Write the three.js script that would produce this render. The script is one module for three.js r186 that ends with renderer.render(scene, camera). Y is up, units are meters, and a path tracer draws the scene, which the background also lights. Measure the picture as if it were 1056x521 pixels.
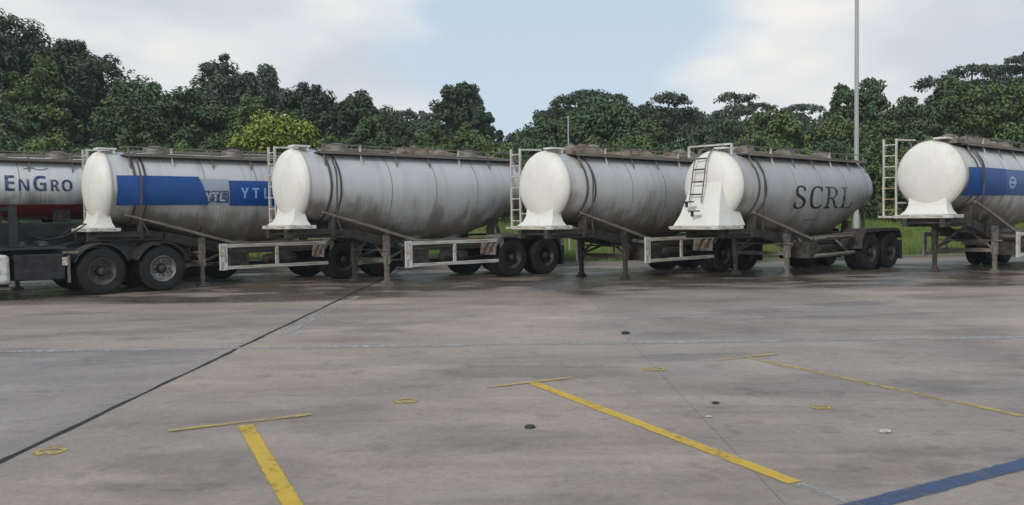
import * as THREE from 'three';
import { mergeGeometries } from 'three/addons/utils/BufferGeometryUtils.js';
import { RoundedBoxGeometry } from 'three/addons/geometries/RoundedBoxGeometry.js';

// ---------------------------------------------------------------- camera, sky, sun, exposure
const scene = new THREE.Scene();
const camera = new THREE.PerspectiveCamera(2 * Math.atan(260.5 / 900) * 180 / Math.PI, 1024 / 505, 0.1, 3000);
camera.position.set(0, 1.62, 0);
camera.rotation.order = 'YXZ';
camera.rotation.set(-2.33 * Math.PI / 180, 0, -0.8 * Math.PI / 180);
scene.add(camera);
const renderer = new THREE.WebGLRenderer({ antialias: true });
renderer.toneMapping = THREE.LinearToneMapping;
renderer.toneMappingExposure = 1.06;
renderer.shadowMap.enabled = true;

const lerp = (a, b, t) => a + (b - a) * t;
const clamp = (x, a = 0, b = 1) => Math.min(b, Math.max(a, x));
const sstep = (a, b, x) => { const t = clamp((x - a) / (b - a)); return t * t * (3 - 2 * t); };
function rng(seed) { let s = seed >>> 0; return () => { s = (s + 0x6D2B79F5) | 0; let t = Math.imul(s ^ (s >>> 15), 1 | s); t = (t + Math.imul(t ^ (t >>> 7), 61 | t)) ^ t; return ((t ^ (t >>> 14)) >>> 0) / 4294967296; }; }
function hash3(x, y, z) { let h = Math.imul(x, 374761393) + Math.imul(y, 668265263) + Math.imul(z, 1274126177) | 0; h = Math.imul(h ^ (h >>> 13), 1103515245); h ^= h >>> 16; return (h >>> 0) / 4294967296; }
function noise3(x, y, z) {
  const xi = Math.floor(x), yi = Math.floor(y), zi = Math.floor(z); let u = x - xi, v = y - yi, w = z - zi;
  u = u * u * (3 - 2 * u); v = v * v * (3 - 2 * v); w = w * w * (3 - 2 * w);
  const a = lerp(lerp(hash3(xi, yi, zi), hash3(xi + 1, yi, zi), u), lerp(hash3(xi, yi + 1, zi), hash3(xi + 1, yi + 1, zi), u), v);
  const b = lerp(lerp(hash3(xi, yi, zi + 1), hash3(xi + 1, yi, zi + 1), u), lerp(hash3(xi, yi + 1, zi + 1), hash3(xi + 1, yi + 1, zi + 1), u), v);
  return lerp(a, b, w);
}
function noise2(x, y, s = 0) {
  const xi = Math.floor(x), yi = Math.floor(y); let u = x - xi, v = y - yi; u = u * u * (3 - 2 * u); v = v * v * (3 - 2 * v);
  return lerp(lerp(hash3(xi, yi, s), hash3(xi + 1, yi, s), u), lerp(hash3(xi, yi + 1, s), hash3(xi + 1, yi + 1, s), u), v);
}
const fbm3 = (x, y, z, o = 4) => { let a = 0.5, t = 0, n = 0; for (let i = 0; i < o; i++) { t += a * noise3(x, y, z); n += a; a *= 0.5; x *= 2.03; y *= 2.03; z *= 2.03; } return t / n; };
const fbm2 = (x, y, s = 0, o = 4) => { let a = 0.5, t = 0, n = 0; for (let i = 0; i < o; i++) { t += a * noise2(x, y, s + i * 7); n += a; a *= 0.5; x *= 2.03; y *= 2.03; } return t / n; };

{ // pale blue sky with broad thin cloud
  const W = 2048, H = 1024, d = new Float32Array(W * H * 4), deg = 180 / Math.PI;
  for (let j = 0; j < H; j++) {
    const el = ((j + 0.5) / H - 0.5) * Math.PI, y = Math.sin(el), c = Math.cos(el);
    for (let i = 0; i < W; i++) {
      const ph = ((i + 0.5) / W - 0.5) * 2 * Math.PI, x = Math.cos(ph) * c, z = Math.sin(ph) * c, e = el * deg;
      const az = Math.atan2(x, -z) * deg;                     // 0 straight ahead, + to the right
      const t = clamp(y * 1.4);
      let r = lerp(0.60, 0.30, t), g = lerp(0.715, 0.47, t), b = lerp(0.80, 0.70, t);
      let n = fbm3(x * 2.4 + 5, Math.abs(y) * 7, z * 2.4, 5) + 0.03;
      const bump = (a0, e0, sa, se) => Math.exp(-(((az - a0) / sa) ** 2) - (((e - e0) / se) ** 2));
      n += 0.20 * bump(-15, 8, 11, 8) + 0.22 * bump(21, 9, 12, 7) - 0.20 * bump(4, 12, 9, 6) - 0.15 * bump(-30, 14.5, 4, 2.5) - 0.05 * bump(30, 5, 8, 4);
      const wisp = fbm3(x * 9, y * 26 + 3, z * 9, 5) - 0.5;
      const m = sstep(0.40, 0.66, n + wisp * 0.30);
      const lit = clamp(0.45 + 2.4 * (fbm3(x * 6 + 1, y * 14 - 0.25, z * 6, 4) - 0.5) + 0.5 * bump(17, 10.5, 7, 4) - 0.15 * bump(-12, 8, 14, 9));
      const k = lerp(0.92, 1.12, lit);
      const q0 = m * (0.78 + 0.2 * lit); r = lerp(r, lerp(0.66, 0.81, lit) * k, q0); g = lerp(g, lerp(0.69, 0.785, lit) * k, q0); b = lerp(b, lerp(0.75, 0.745, lit) * k, q0);
      const hz = Math.exp(-Math.max(0, e) / 4) * 0.35; r = lerp(r, 0.70, hz); g = lerp(g, 0.75, hz); b = lerp(b, 0.80, hz);
      if (e < 0) { const q = sstep(0, -6, e); r = lerp(r, 0.16, q); g = lerp(g, 0.15, q); b = lerp(b, 0.14, q); }
      const o = (j * W + i) * 4; d[o] = r; d[o + 1] = g; d[o + 2] = b; d[o + 3] = 1;
    }
  }
  const sky = new THREE.DataTexture(d, W, H, THREE.RGBAFormat, THREE.FloatType);
  sky.mapping = THREE.EquirectangularReflectionMapping; sky.magFilter = THREE.LinearFilter; sky.needsUpdate = true;
  scene.background = sky; scene.environment = sky;
}
const sun = new THREE.DirectionalLight(new THREE.Color().setRGB(1, 0.94, 0.84), 1.5);
sun.position.set(-45, 52, 55); sun.target.position.set(0, 0, -22); scene.add(sun, sun.target);
sun.castShadow = true; sun.shadow.radius = 22; sun.shadow.mapSize.set(4096, 4096);
Object.assign(sun.shadow.camera, { left: -70, right: 70, top: 50, bottom: -50, near: 1, far: 260 });

// ---------------------------------------------------------------- helpers
const taken = {};
const numbered = (n) => { const k = taken[n] = (taken[n] ?? -1) + 1; return k ? `${n}_${String(k).padStart(3, '0')}` : n; };
function tag(o, label, category, group, kind) { o.userData = { label, category }; if (group) o.userData.group = group; if (kind) o.userData.kind = kind; return o; }
function thing(name, label, category, pos = [0, 0, 0], turn = 0, group, kind) {
  const o = new THREE.Group(); o.name = numbered(name); o.position.set(...pos); o.rotation.y = turn; scene.add(o); return tag(o, label, category, group, kind);
}
function mesh(name, geo, mat, parent) {
  const g = Array.isArray(geo) ? (geo.length > 1 ? mergeGeometries(geo.map((q) => { const p = q.index ? q.toNonIndexed() : q; for (const k of Object.keys(p.attributes)) if (!['position', 'normal', 'uv'].includes(k)) p.deleteAttribute(k); return p; })) : geo[0]) : geo;
  const m = new THREE.Mesh(g, mat); m.name = parent ? name : numbered(name); m.castShadow = m.receiveShadow = true; (parent ?? scene).add(m); return m;
}
const V = (x, y, z) => new THREE.Vector3(x, y, z);
const box = (cx, cy, cz, w, h, d) => new THREE.BoxGeometry(w, h, d).translate(cx, cy, cz);
const rbox = (cx, cy, cz, w, h, d, r = 0.02) => new RoundedBoxGeometry(w, h, d, 2, r).translate(cx, cy, cz);
function beam(a, b, w, h) {                                    // box from a to b, w across, h tall
  const A = V(...a), B = V(...b), L = A.distanceTo(B), g = new THREE.BoxGeometry(w, h, L), o = new THREE.Object3D();
  o.position.copy(A).add(B).multiplyScalar(0.5); o.up.set(0, 1, 0); if (Math.abs(B.y - A.y) > 0.99 * L) o.up.set(1, 0, 0); o.lookAt(B); o.updateMatrix(); return g.applyMatrix4(o.matrix);
}
function rod(a, b, r, seg = 8, r2 = r) {
  const A = V(...a), B = V(...b), g = new THREE.CylinderGeometry(r2, r, A.distanceTo(B), seg);
  g.applyQuaternion(new THREE.Quaternion().setFromUnitVectors(V(0, 1, 0), B.clone().sub(A).normalize())); return g.translate((A.x + B.x) / 2, (A.y + B.y) / 2, (A.z + B.z) / 2);
}
const tube = (pts, r, seg = 20, rs = 7) => new THREE.TubeGeometry(new THREE.CatmullRomCurve3(pts.map((p) => V(...p))), seg, r, rs);
const lin = (r, g, b) => new THREE.Color().setRGB(r, g, b);
const mat = (r, g, b, rough = 0.6, metal = 0, extra = {}) => new THREE.MeshStandardMaterial({ color: lin(r, g, b), roughness: rough, metalness: metal, ...extra });
function dataTex(W, H, fn, srgb = true, rep) {
  const d = new Uint8Array(W * H * 4), out = [0, 0, 0, 1], enc = (v) => srgb ? (v <= 0.0031308 ? 12.92 * v : 1.055 * v ** (1 / 2.4) - 0.055) : v;
  for (let j = 0; j < H; j++) for (let i = 0; i < W; i++) { out[3] = 1; fn((i + 0.5) / W, (j + 0.5) / H, out); const o = (j * W + i) * 4; for (let c = 0; c < 3; c++) d[o + c] = clamp(enc(clamp(out[c]))) * 255; d[o + 3] = clamp(out[3]) * 255; }
  const t = new THREE.DataTexture(d, W, H); t.magFilter = THREE.LinearFilter; t.minFilter = THREE.LinearMipmapLinearFilter; t.generateMipmaps = true; t.wrapS = t.wrapT = THREE.RepeatWrapping;
  if (srgb) t.colorSpace = THREE.SRGBColorSpace; if (rep) t.repeat.set(...rep); t.needsUpdate = true; return t;
}
// mottled grime for painted and bare steel (multiplies the base colour)
const grimeTex = dataTex(512, 512, (u, v, o) => { const n = fbm2(u * 9, v * 9, 3, 5), s = fbm2(u * 34, v * 34, 9, 3), b = sstep(0.5, 0.66, fbm2(u * 5 + 2, v * 5, 14, 5)), k = lerp(0.7, 1, sstep(0.3, 0.6, n)) * lerp(0.86, 1.05, s); o[0] = k * lerp(1, 0.62, b); o[1] = k * lerp(1, 0.52, b); o[2] = k * lerp(1, 0.42, b); });
const G = (r, g, b, rough, metal = 0) => mat(r, g, b, rough, metal, { map: grimeTex });
const chalkTex = dataTex(512, 512, (u, v, o) => { const n = fbm2(u * 7, v * 7, 21, 5), s = sstep(0.62, 0.75, fbm2(u * 30, v * 5, 33, 4)), k = lerp(0.9, 1, n) * lerp(1, 0.95, s); o[0] = k; o[1] = k * lerp(1, 0.985, s); o[2] = k * lerp(1, 0.95, s); });
const M = {
  white: mat(0.86, 0.84, 0.77, 0.5, 0, { map: chalkTex }), offwhite: G(0.76, 0.745, 0.70, 0.6), frame: G(0.25, 0.225, 0.195, 0.7), frameDark: G(0.075, 0.068, 0.06, 0.75),
  rust: G(0.22, 0.13, 0.075, 0.85), crust: G(0.27, 0.225, 0.175, 0.95), tan: G(0.52, 0.36, 0.20, 0.8), black: mat(0.022, 0.022, 0.024, 0.6), rubber: G(0.022, 0.022, 0.023, 0.88), rim: G(0.085, 0.082, 0.078, 0.6, 0.2),
  hub: G(0.05, 0.048, 0.045, 0.65), zinc: G(0.40, 0.41, 0.42, 0.45, 0.5), band: G(0.12, 0.115, 0.11, 0.6), lampRed: mat(0.35, 0.02, 0.015, 0.25), steel: mat(0.45, 0.46, 0.47, 0.45, 0.4), glass: mat(0.02, 0.025, 0.03, 0.08),
};

// ---------------------------------------------------------------- ground
const GX0 = -38.5, GX1 = 36.5, GZ0 = -32.2, GZ1 = 9.8;
const TX0 = -22, TXW = 44, TZ0 = -32.2, TZW = 36;              // the concrete texture covers this part, then repeats
const wetAt = (x, z) => {
  const dpt = -z, n = fbm2(x * 0.22 + 3, z * 0.9, 51, 4), n2 = fbm2(x * 0.9, z * 1.7, 61, 4);
  const row = sstep(17.2, 19.6, dpt + (n - 0.5) * 7) * (1 - sstep(26.5, 29, dpt));
  const gully = Math.exp(-(((x - 1.5 - (n2 - 0.5) * 0.9) / 0.55) ** 2)) * sstep(16.2, 18.6, dpt);
  return clamp(row * sstep(0.36, 0.56, n2 * 0.7 + n * 0.3 + 0.03) + gully * 0.9);
};
const concrete = dataTex(2048, 2048, (u, v, o) => {
  const x = TX0 + u * TXW, z = TZ0 + v * TZW;
  const big = fbm2(x * 0.34, z * 0.42, 11, 3), mid = fbm2(x * 1.5, z * 1.9, 15, 4), fine = noise2(x * 34, z * 34, 19) * 0.6 + hash3(u * 2048 | 0, v * 2048 | 0, 5) * 0.4;
  const stain = sstep(0.56, 0.72, fbm2(x * 0.5 + 9, z * 1.1, 23, 5)), pale = sstep(0.6, 0.78, fbm2(x * 0.4 - 4, z * 1.6, 29, 5));
  const drip = sstep(0.70, 0.76, fbm2(x * 4.2, z * 5.5, 37, 3)), wear = sstep(0.52, 0.66, fbm2(x * 0.18, z * 3.4, 43, 4));
  let k = lerp(0.72, 1.24, big) * lerp(0.78, 1.20, mid) * lerp(0.84, 1.16, fine);
  const tyre = sstep(0.62, 0.72, fbm2(x * 0.22, z * 7.5, 57, 3)) * sstep(0.45, 0.6, fbm2(x * 0.3, z * 0.4, 59, 3)), crack = sstep(0.018, 0.0, Math.abs(fbm2(x * 0.9, z * 0.9, 63, 5) - 0.5)) * sstep(0.52, 0.62, fbm2(x * 0.25, z * 0.25, 67, 3));
  k *= lerp(1, 0.92, tyre) * lerp(1, 0.72, crack);
  k *= lerp(1, 0.76, stain) * lerp(1, 1.18, pale) * lerp(1, 0.75, drip * 0.7) * lerp(1, 0.96, wear);
  const w = wetAt(x, z); k *= lerp(1, 0.50, w);
  const brown = sstep(0.5, 0.75, fbm2(x * 0.35 + 20, z * 0.8, 47, 4)) * 0.6 + sstep(15, 19, -z) * 0.35;
  o[0] = 0.335 * k; o[1] = 0.272 * k * lerp(1, 0.955, brown); o[2] = 0.226 * k * lerp(1, 0.87, brown);
});
const concreteRough = dataTex(1024, 1024, (u, v, o) => {
  const x = TX0 + u * TXW, z = TZ0 + v * TZW, n = fbm2(x * 0.5, z * 1.1, 71, 4), f = noise2(x * 16, z * 16, 73), w = wetAt(x, z);
  o[0] = o[2] = 0; o[1] = clamp(lerp(lerp(0.42, 0.78, n) + (f - 0.5) * 0.16, 0.16 + f * 0.12, w), 0.12, 1);
}, false);
const concreteBump = dataTex(512, 512, (u, v, o) => { const P = 512, n = hash3(u * P | 0, v * P | 0, 81) * 0.5 + noise2(u * 128, v * 128, 83) * 0.5; o[0] = o[1] = o[2] = n; }, false);
concreteBump.repeat.set(22, 18);
{
  const tones = [[1, 1, 1], [0.94, 0.95, 0.97], [1.04, 1.03, 1.01], [0.90, 0.93, 0.99]].map((c) => new THREE.MeshStandardMaterial({ color: lin(...c), map: concrete, roughnessMap: concreteRough, roughness: 1, bumpMap: concreteBump, bumpScale: 0.004 }));
  const yard = thing('concrete_yard', 'grey stained concrete yard of large slabs with dark sealed joints', 'yard', [0, 0, 0], 0, null, 'structure');
  const r = rng(4), gw = (x) => Math.abs(x + 3.5) < 0.01 ? 0.034 : 0.004;
  for (let ix = 0; ix < 15; ix++) for (let iz = 0; iz < 6; iz++) {
    const xa = GX0 + ix * 5, x0 = xa + gw(xa) / 2, x1 = xa + 5 - gw(xa + 5) / 2, z0 = GZ0 + iz * 7 + 0.003, z1 = GZ0 + iz * 7 + 7 - 0.003;
    const g = new THREE.BoxGeometry(x1 - x0, 0.2, z1 - z0).translate((x0 + x1) / 2, -0.1, (z0 + z1) / 2), p = g.attributes.position, q = g.attributes.uv;
    for (let i = 0; i < p.count; i++) q.setXY(i, (p.getX(i) - TX0) / TXW, (p.getZ(i) - TZ0) / TZW);
    const t = (x0 < -4 && x0 > -9 && iz === 3) ? 3 : Math.floor(r() * 3);
    mesh('concrete_slab', g, tones[t], yard);
  }
  const seal = new THREE.PlaneGeometry(GX1 - GX0, GZ1 - GZ0).rotateX(-Math.PI / 2).translate((GX0 + GX1) / 2, -0.009, (GZ0 + GZ1) / 2);
  mesh('joint_filler', seal, mat(0.17, 0.155, 0.14, 0.9), yard);
  const jp = [], ji = []; const JN = 420; for (let i = 0; i <= JN; i++) { const z = GZ1 + (GZ0 - GZ1) * i / JN, w = 0.011 + 0.02 * noise2(z * 3.1, 2, 4) + 0.016 * noise2(z * 11, 7, 5) * sstep(0.4, 0.6, noise2(z * 0.7, 1, 6)), c = -3.5 + (noise2(z * 1.7, 3, 8) - 0.5) * 0.02; jp.push(c - w, 0.003, z, c + w, 0.003, z); if (i) { const a = 2 * i - 2; ji.push(a, a + 1, a + 2, a + 1, a + 3, a + 2); } }
  const jg = new THREE.BufferGeometry(); jg.setAttribute('position', new THREE.Float32BufferAttribute(jp, 3)); jg.setIndex(ji); jg.computeVertexNormals();
  mesh('joint_sealant', jg, mat(0.016, 0.015, 0.014, 0.8, 0, { side: THREE.DoubleSide }), yard);
}
const kerbZ = (x) => -28.3 - 0.12 * (x - 2);
const bankY = (x, z) => { const d = kerbZ(x) - z; return 0.1 + 1.5 * sstep(1, 16, d) + 1.2 * sstep(14, 40, d) + (fbm2(x * 0.3, z * 0.3, 91, 3) - 0.5) * 0.35 * sstep(0.2, 4, d); };
const grassTex = dataTex(1024, 1024, (u, v, o) => {
  const n = fbm2(u * 24, v * 24, 101, 5), f = fbm2(u * 180, v * 180, 107, 3), dirt = sstep(0.6, 0.68, fbm2(u * 30 + 3, v * 30, 113, 4));
  const k = lerp(0.6, 1.4, f) * lerp(0.8, 1.2, n); o[0] = lerp(0.10, 0.30, dirt) * k; o[1] = lerp(0.165, 0.22, dirt) * k; o[2] = lerp(0.028, 0.12, dirt) * k;
});
{
  const g = new THREE.PlaneGeometry(160, 150, 220, 160).rotateX(-Math.PI / 2), p = g.attributes.position, q = g.attributes.uv;
  for (let i = 0; i < p.count; i++) {
    const x = p.getX(i), t = (75 - p.getZ(i)) / 150, z = kerbZ(x) - 0.05 - 150 * t * t; p.setXYZ(i, x, bankY(x, z), z); q.setXY(i, x / 26, z / 26);
  }
  g.computeVertexNormals();
  tag(mesh('grass_bank', g, mat(1, 1, 1, 0.95, 0, { map: grassTex })), 'green grass bank rising behind the concrete yard', 'grass bank', null, 'structure');
  const far = new THREE.CircleGeometry(1500, 48).rotateX(-Math.PI / 2).translate(0, -0.24, 0);
  tag(mesh('ground', far, mat(0.13, 0.13, 0.09, 0.95)), 'flat open ground reaching to the horizon', 'ground', null, 'structure');
  const a = [-60, 0, kerbZ(-60)], b = [60, 0, kerbZ(60)];
  tag(mesh('kerb', beam([a[0], 0.065, a[2]], [b[0], 0.065, b[2]], 0.16, 0.15), G(0.33, 0.32, 0.30, 0.8)), 'low concrete kerb between the yard and the grass bank', 'kerb', null, 'structure');
}
// painted markings: worn sheets 4 mm above the slabs
function paintTex(r, g, b, seed, loss) {
  return dataTex(512, 128, (u, v, o) => {
    const n = fbm2(u * 90, v * 4, seed, 5) * 0.6 + fbm2(u * 14, v * 1.5, seed + 40, 3) * 0.4, f = hash3(u * 512 | 0, v * 128 | 0, seed), edge = Math.min(v, 1 - v) * 2 + (noise2(u * 60, v * 4, seed + 3) - 0.5) * 0.16;
    const k = lerp(0.8, 1.1, n); o[0] = r * k; o[1] = g * k; o[2] = b * k; o[3] = clamp(sstep(loss - 0.16, loss + 0.14, n + (f - 0.5) * 0.3) * sstep(0.0, 0.3, edge) * 0.93);
  });
}
const paint = (t) => new THREE.MeshStandardMaterial({ map: t, roughness: 0.65, transparent: true });
const P = { yellow: paint(paintTex(0.70, 0.45, 0.045, 121, 0.26)), yellowWorn: paint(paintTex(0.56, 0.40, 0.10, 131, 0.46)), blue: paint(paintTex(0.055, 0.095, 0.185, 141, 0.36)), white: paint(paintTex(0.44, 0.42, 0.39, 151, 0.50)) };
function stripe(a, b, w, y = 0.004) {
  const dx = b[0] - a[0], dz = b[1] - a[1], L = Math.hypot(dx, dz), n = [-dz / L * w / 2, dx / L * w / 2], g = new THREE.BufferGeometry();
  g.setAttribute('position', new THREE.Float32BufferAttribute([a[0] + n[0], y, a[1] + n[1], a[0] - n[0], y, a[1] - n[1], b[0] - n[0], y, b[1] - n[1], b[0] + n[0], y, b[1] + n[1]], 3));
  const k = L / 4, o = (a[0] * 1.7 + a[1]) % 1; g.setAttribute('uv', new THREE.Float32BufferAttribute([o, 0, o, 1, o + k, 1, o + k, 0], 2)); g.setIndex([0, 2, 1, 0, 3, 2]); g.computeVertexNormals();
  return g;
}
{
  const mark = (name, label, g, m) => tag(mesh(name, g, m), label, 'road marking', null, 'structure');
  mark('bay_line', 'yellow parking bay line running out at the bottom left of the photo', stripe([-2.13, -6.85], [-1.05, -4.4], 0.135), P.yellow);
  mark('bay_crossbar', 'worn yellow crossbar capping the bay line at the bottom left', stripe([-2.68, -6.69], [-1.68, -7.19], 0.085, 0.008), P.yellowWorn);
  mark('bay_line', 'long bright yellow bay line in the middle reaching towards the blue line', stripe([0.18, -8.46], [1.68, -5.18], 0.13), P.yellow);
  mark('bay_line', 'faded whitish end of the middle bay line next to the blue line', stripe([1.69, -5.16], [1.9, -4.72], 0.10), P.white);
  mark('bay_crossbar', 'yellow crossbar capping the middle bay line', stripe([-0.25, -8.24], [0.58, -8.68], 0.085, 0.008), P.yellowWorn);
  mark('bay_line', 'thin faded yellow bay line on the right', stripe([2.62, -9.82], [4.3, -6.12], 0.10), P.yellowWorn);
  mark('bay_crossbar', 'faint yellow crossbar capping the right bay line', stripe([2.24, -9.6], [3.03, -9.97], 0.085, 0.008), P.yellowWorn);
  mark('blue_line', 'dark blue painted line across the bottom right corner', stripe([1.75, -4.66], [4.6, -6.26], 0.17), P.blue);
  mark('white_line', 'faint worn white line along the slab joint before the tankers', stripe([-14, -11.03], [14, -11.03], 0.22), P.white);
  mark('white_line', 'short pale streak of paint beside the long slab joint', stripe([-3.26, -12.4], [-3.26, -18.2], 0.17), P.white);
  const spotT = dataTex(64, 64, (u, v, o) => { const d = Math.hypot(u - 0.5, v - 0.5) * 2, n = fbm2(u * 7, v * 7, 163, 4); o[0] = 0.52; o[1] = 0.37; o[2] = 0.075; o[3] = sstep(0.46, 0.60, n + 0.22 * sstep(0.35, 0.7, d) - 0.06) * (1 - sstep(0.75, 1, d + (n - 0.5) * 0.5)); });
  for (const [x, z, s, lab] of [[-0.96, -7.68, 0.13, 'round yellow paint spot before the middle bay line'], [1.48, -9.11, 0.14, 'small yellow paint spot beyond the middle bay line'], [-3.30, -6.14, 0.13, 'yellow paint spot beside the dark slab joint at left'], [2.55, -7.2, 0.10, 'faint yellow paint spot between the two right bay lines']]) {
    const g = new THREE.CircleGeometry(s, 14).rotateX(-Math.PI / 2).translate(x, 0.005, z);
    tag(mesh('paint_spot', g, paint(spotT)), lab, 'road marking', null, 'structure');
  }
  const cap = mesh('survey_cap', new THREE.CylinderGeometry(0.035, 0.045, 0.018, 12).translate(0.12, 0.009, -6.65), M.black); tag(cap, 'small black cap on the concrete below the middle crossbar', 'cap');
  for (const [x, z, s, c, lab] of [[2.72, -6.35, 0.04, M.offwhite, 'crumpled white litter scrap near the blue line'], [1.55, -6.9, 0.026, M.offwhite, 'tiny white litter scrap beyond the middle bay line'], [1.72, -7.4, 0.035, M.frameDark, 'flat dark litter scrap beyond the middle bay line'], [1.54, -11.9, 0.06, M.black, 'dark lump lying on the pale cracked joint']]) {
    const g = new THREE.IcosahedronGeometry(s, 1), p = g.attributes.position; for (let i = 0; i < p.count; i++) { const k = 0.7 + 0.6 * noise3(p.getX(i) * 30 + x, p.getY(i) * 30, p.getZ(i) * 30); p.setXYZ(i, p.getX(i) * k, p.getY(i) * k * 0.3, p.getZ(i) * k); }
    g.computeVertexNormals(); g.computeBoundingBox(); g.translate(x, -g.boundingBox.min.y, z); tag(mesh('litter_scrap', g, c), lab, 'litter');
  }
}

// ---------------------------------------------------------------- tanker trailers
const wheelGeo = (() => {
  const L = (pts, n = 30) => new THREE.LatheGeometry(pts.map((p) => new THREE.Vector2(p[0], p[1])), n).rotateX(Math.PI / 2);   // axis along z, outer face +z
  const tyre = L([[0.30, -0.12], [0.36, -0.135], [0.47, -0.14], [0.505, -0.115], [0.52, -0.09], [0.522, -0.05], [0.508, -0.045], [0.508, -0.03], [0.524, -0.025], [0.524, 0.025], [0.508, 0.03], [0.508, 0.045], [0.522, 0.05], [0.52, 0.09], [0.505, 0.115], [0.47, 0.14], [0.36, 0.135], [0.30, 0.12]]);
  const rim = L([[0.30, 0.125], [0.288, 0.13], [0.275, 0.10], [0.25, 0.02], [0.21, -0.01], [0.13, 0.0], [0.12, -0.03], [0.30, -0.10]]);
  const bolts = []; for (let i = 0; i < 10; i++) { const a = i / 10 * Math.PI * 2; bolts.push(new THREE.CylinderGeometry(0.016, 0.016, 0.04, 6).rotateX(Math.PI / 2).translate(Math.cos(a) * 0.165, Math.sin(a) * 0.165, 0.01)); }
  const hub = mergeGeometries([L([[0.0, 0.14], [0.07, 0.135], [0.09, 0.11], [0.1, 0.02], [0.12, -0.02]], 18).toNonIndexed(), ...bolts.map((b) => b.toNonIndexed())]);
  return { tyre, rim, hub };
})();
function wheel(x, z, parent, out = 1, rim = M.rim) {
  const w = new THREE.Group(); w.name = 'wheel'; w.position.set(x, 0.525, z); if (out < 0) w.rotation.y = Math.PI; parent.add(w);
  mesh('tyre', wheelGeo.tyre, M.rubber, w); mesh('rim', wheelGeo.rim, rim, w); mesh('hub', wheelGeo.hub, M.hub, w); return w;
}
function tankTex(seed, base, brownness, W = 1024, H = 512) {
  return dataTex(W, H, (u, v, o) => {
    const s = u * 7, a = Math.abs(v - 0.5) * 2;                // a: 0 on top, 0.5 at the flank, 1 under the belly
    const n = fbm2(s * 1.3, v * 7, seed, 5), blot = fbm2(s * 2.6, v * 14, seed + 5, 4);
    const run = fbm2(s * 11, v * 2.2, seed + 11, 4), fineRun = noise2(s * 42, v * 5, seed + 15);
    const plate = noise2(Math.floor(s / 1.35) * 3.1, seed * 1.7, 3);
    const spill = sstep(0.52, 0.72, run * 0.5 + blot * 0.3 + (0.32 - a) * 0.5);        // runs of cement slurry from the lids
    const splashShade = sstep(0.42, 0.70, blot * 0.36 + n * 0.24 + fineRun * 0.10 + 0.06 + (a - 0.52) * 0.9);   // road dirt with the belly's shade painted in, ragged edge
    let k = lerp(0.88, 1.08, n) * lerp(0.97, 1.03, plate) * lerp(0.97, 1.03, fineRun) * lerp(1, 0.92, sstep(0.5, 0.7, run));
    let r = base[0] * k, g = base[1] * k, b = base[2] * k;
    const d = spill * 0.55; r = lerp(r, 0.30 * k, d); g = lerp(g, 0.27 * k, d); b = lerp(b, 0.23 * k, d);
    const e = splashShade * brownness; r = lerp(r, 0.21 * k, e); g = lerp(g, 0.175 * k, e); b = lerp(b, 0.13 * k, e);
    o[0] = r; o[1] = g; o[2] = b;
  });
}
function textTex(W, H, draw, seed, wear) {                     // lettering on the tank's flank, worn by the same grain
  const c = document.createElement('canvas'); c.width = W; c.height = H; const x = c.getContext('2d'); x.clearRect(0, 0, W, H); draw(x, W, H);
  const im = x.getImageData(0, 0, W, H), d = im.data;
  for (let j = 0; j < H; j++) for (let i = 0; i < W; i++) { const q = (j * W + i) * 4; const n = fbm2(i / W * 14, j / H * 9, seed, 5); d[q + 3] *= 1 - clamp(wear(i / W, j / H) * sstep(0.35, 0.62, n)); }
  x.putImageData(im, 0, 0);
  const t = new THREE.CanvasTexture(c); t.colorSpace = THREE.SRGBColorSpace; return t;
}
const decal = (t) => new THREE.MeshStandardMaterial({ map: t, roughness: 0.5, transparent: true });

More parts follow.
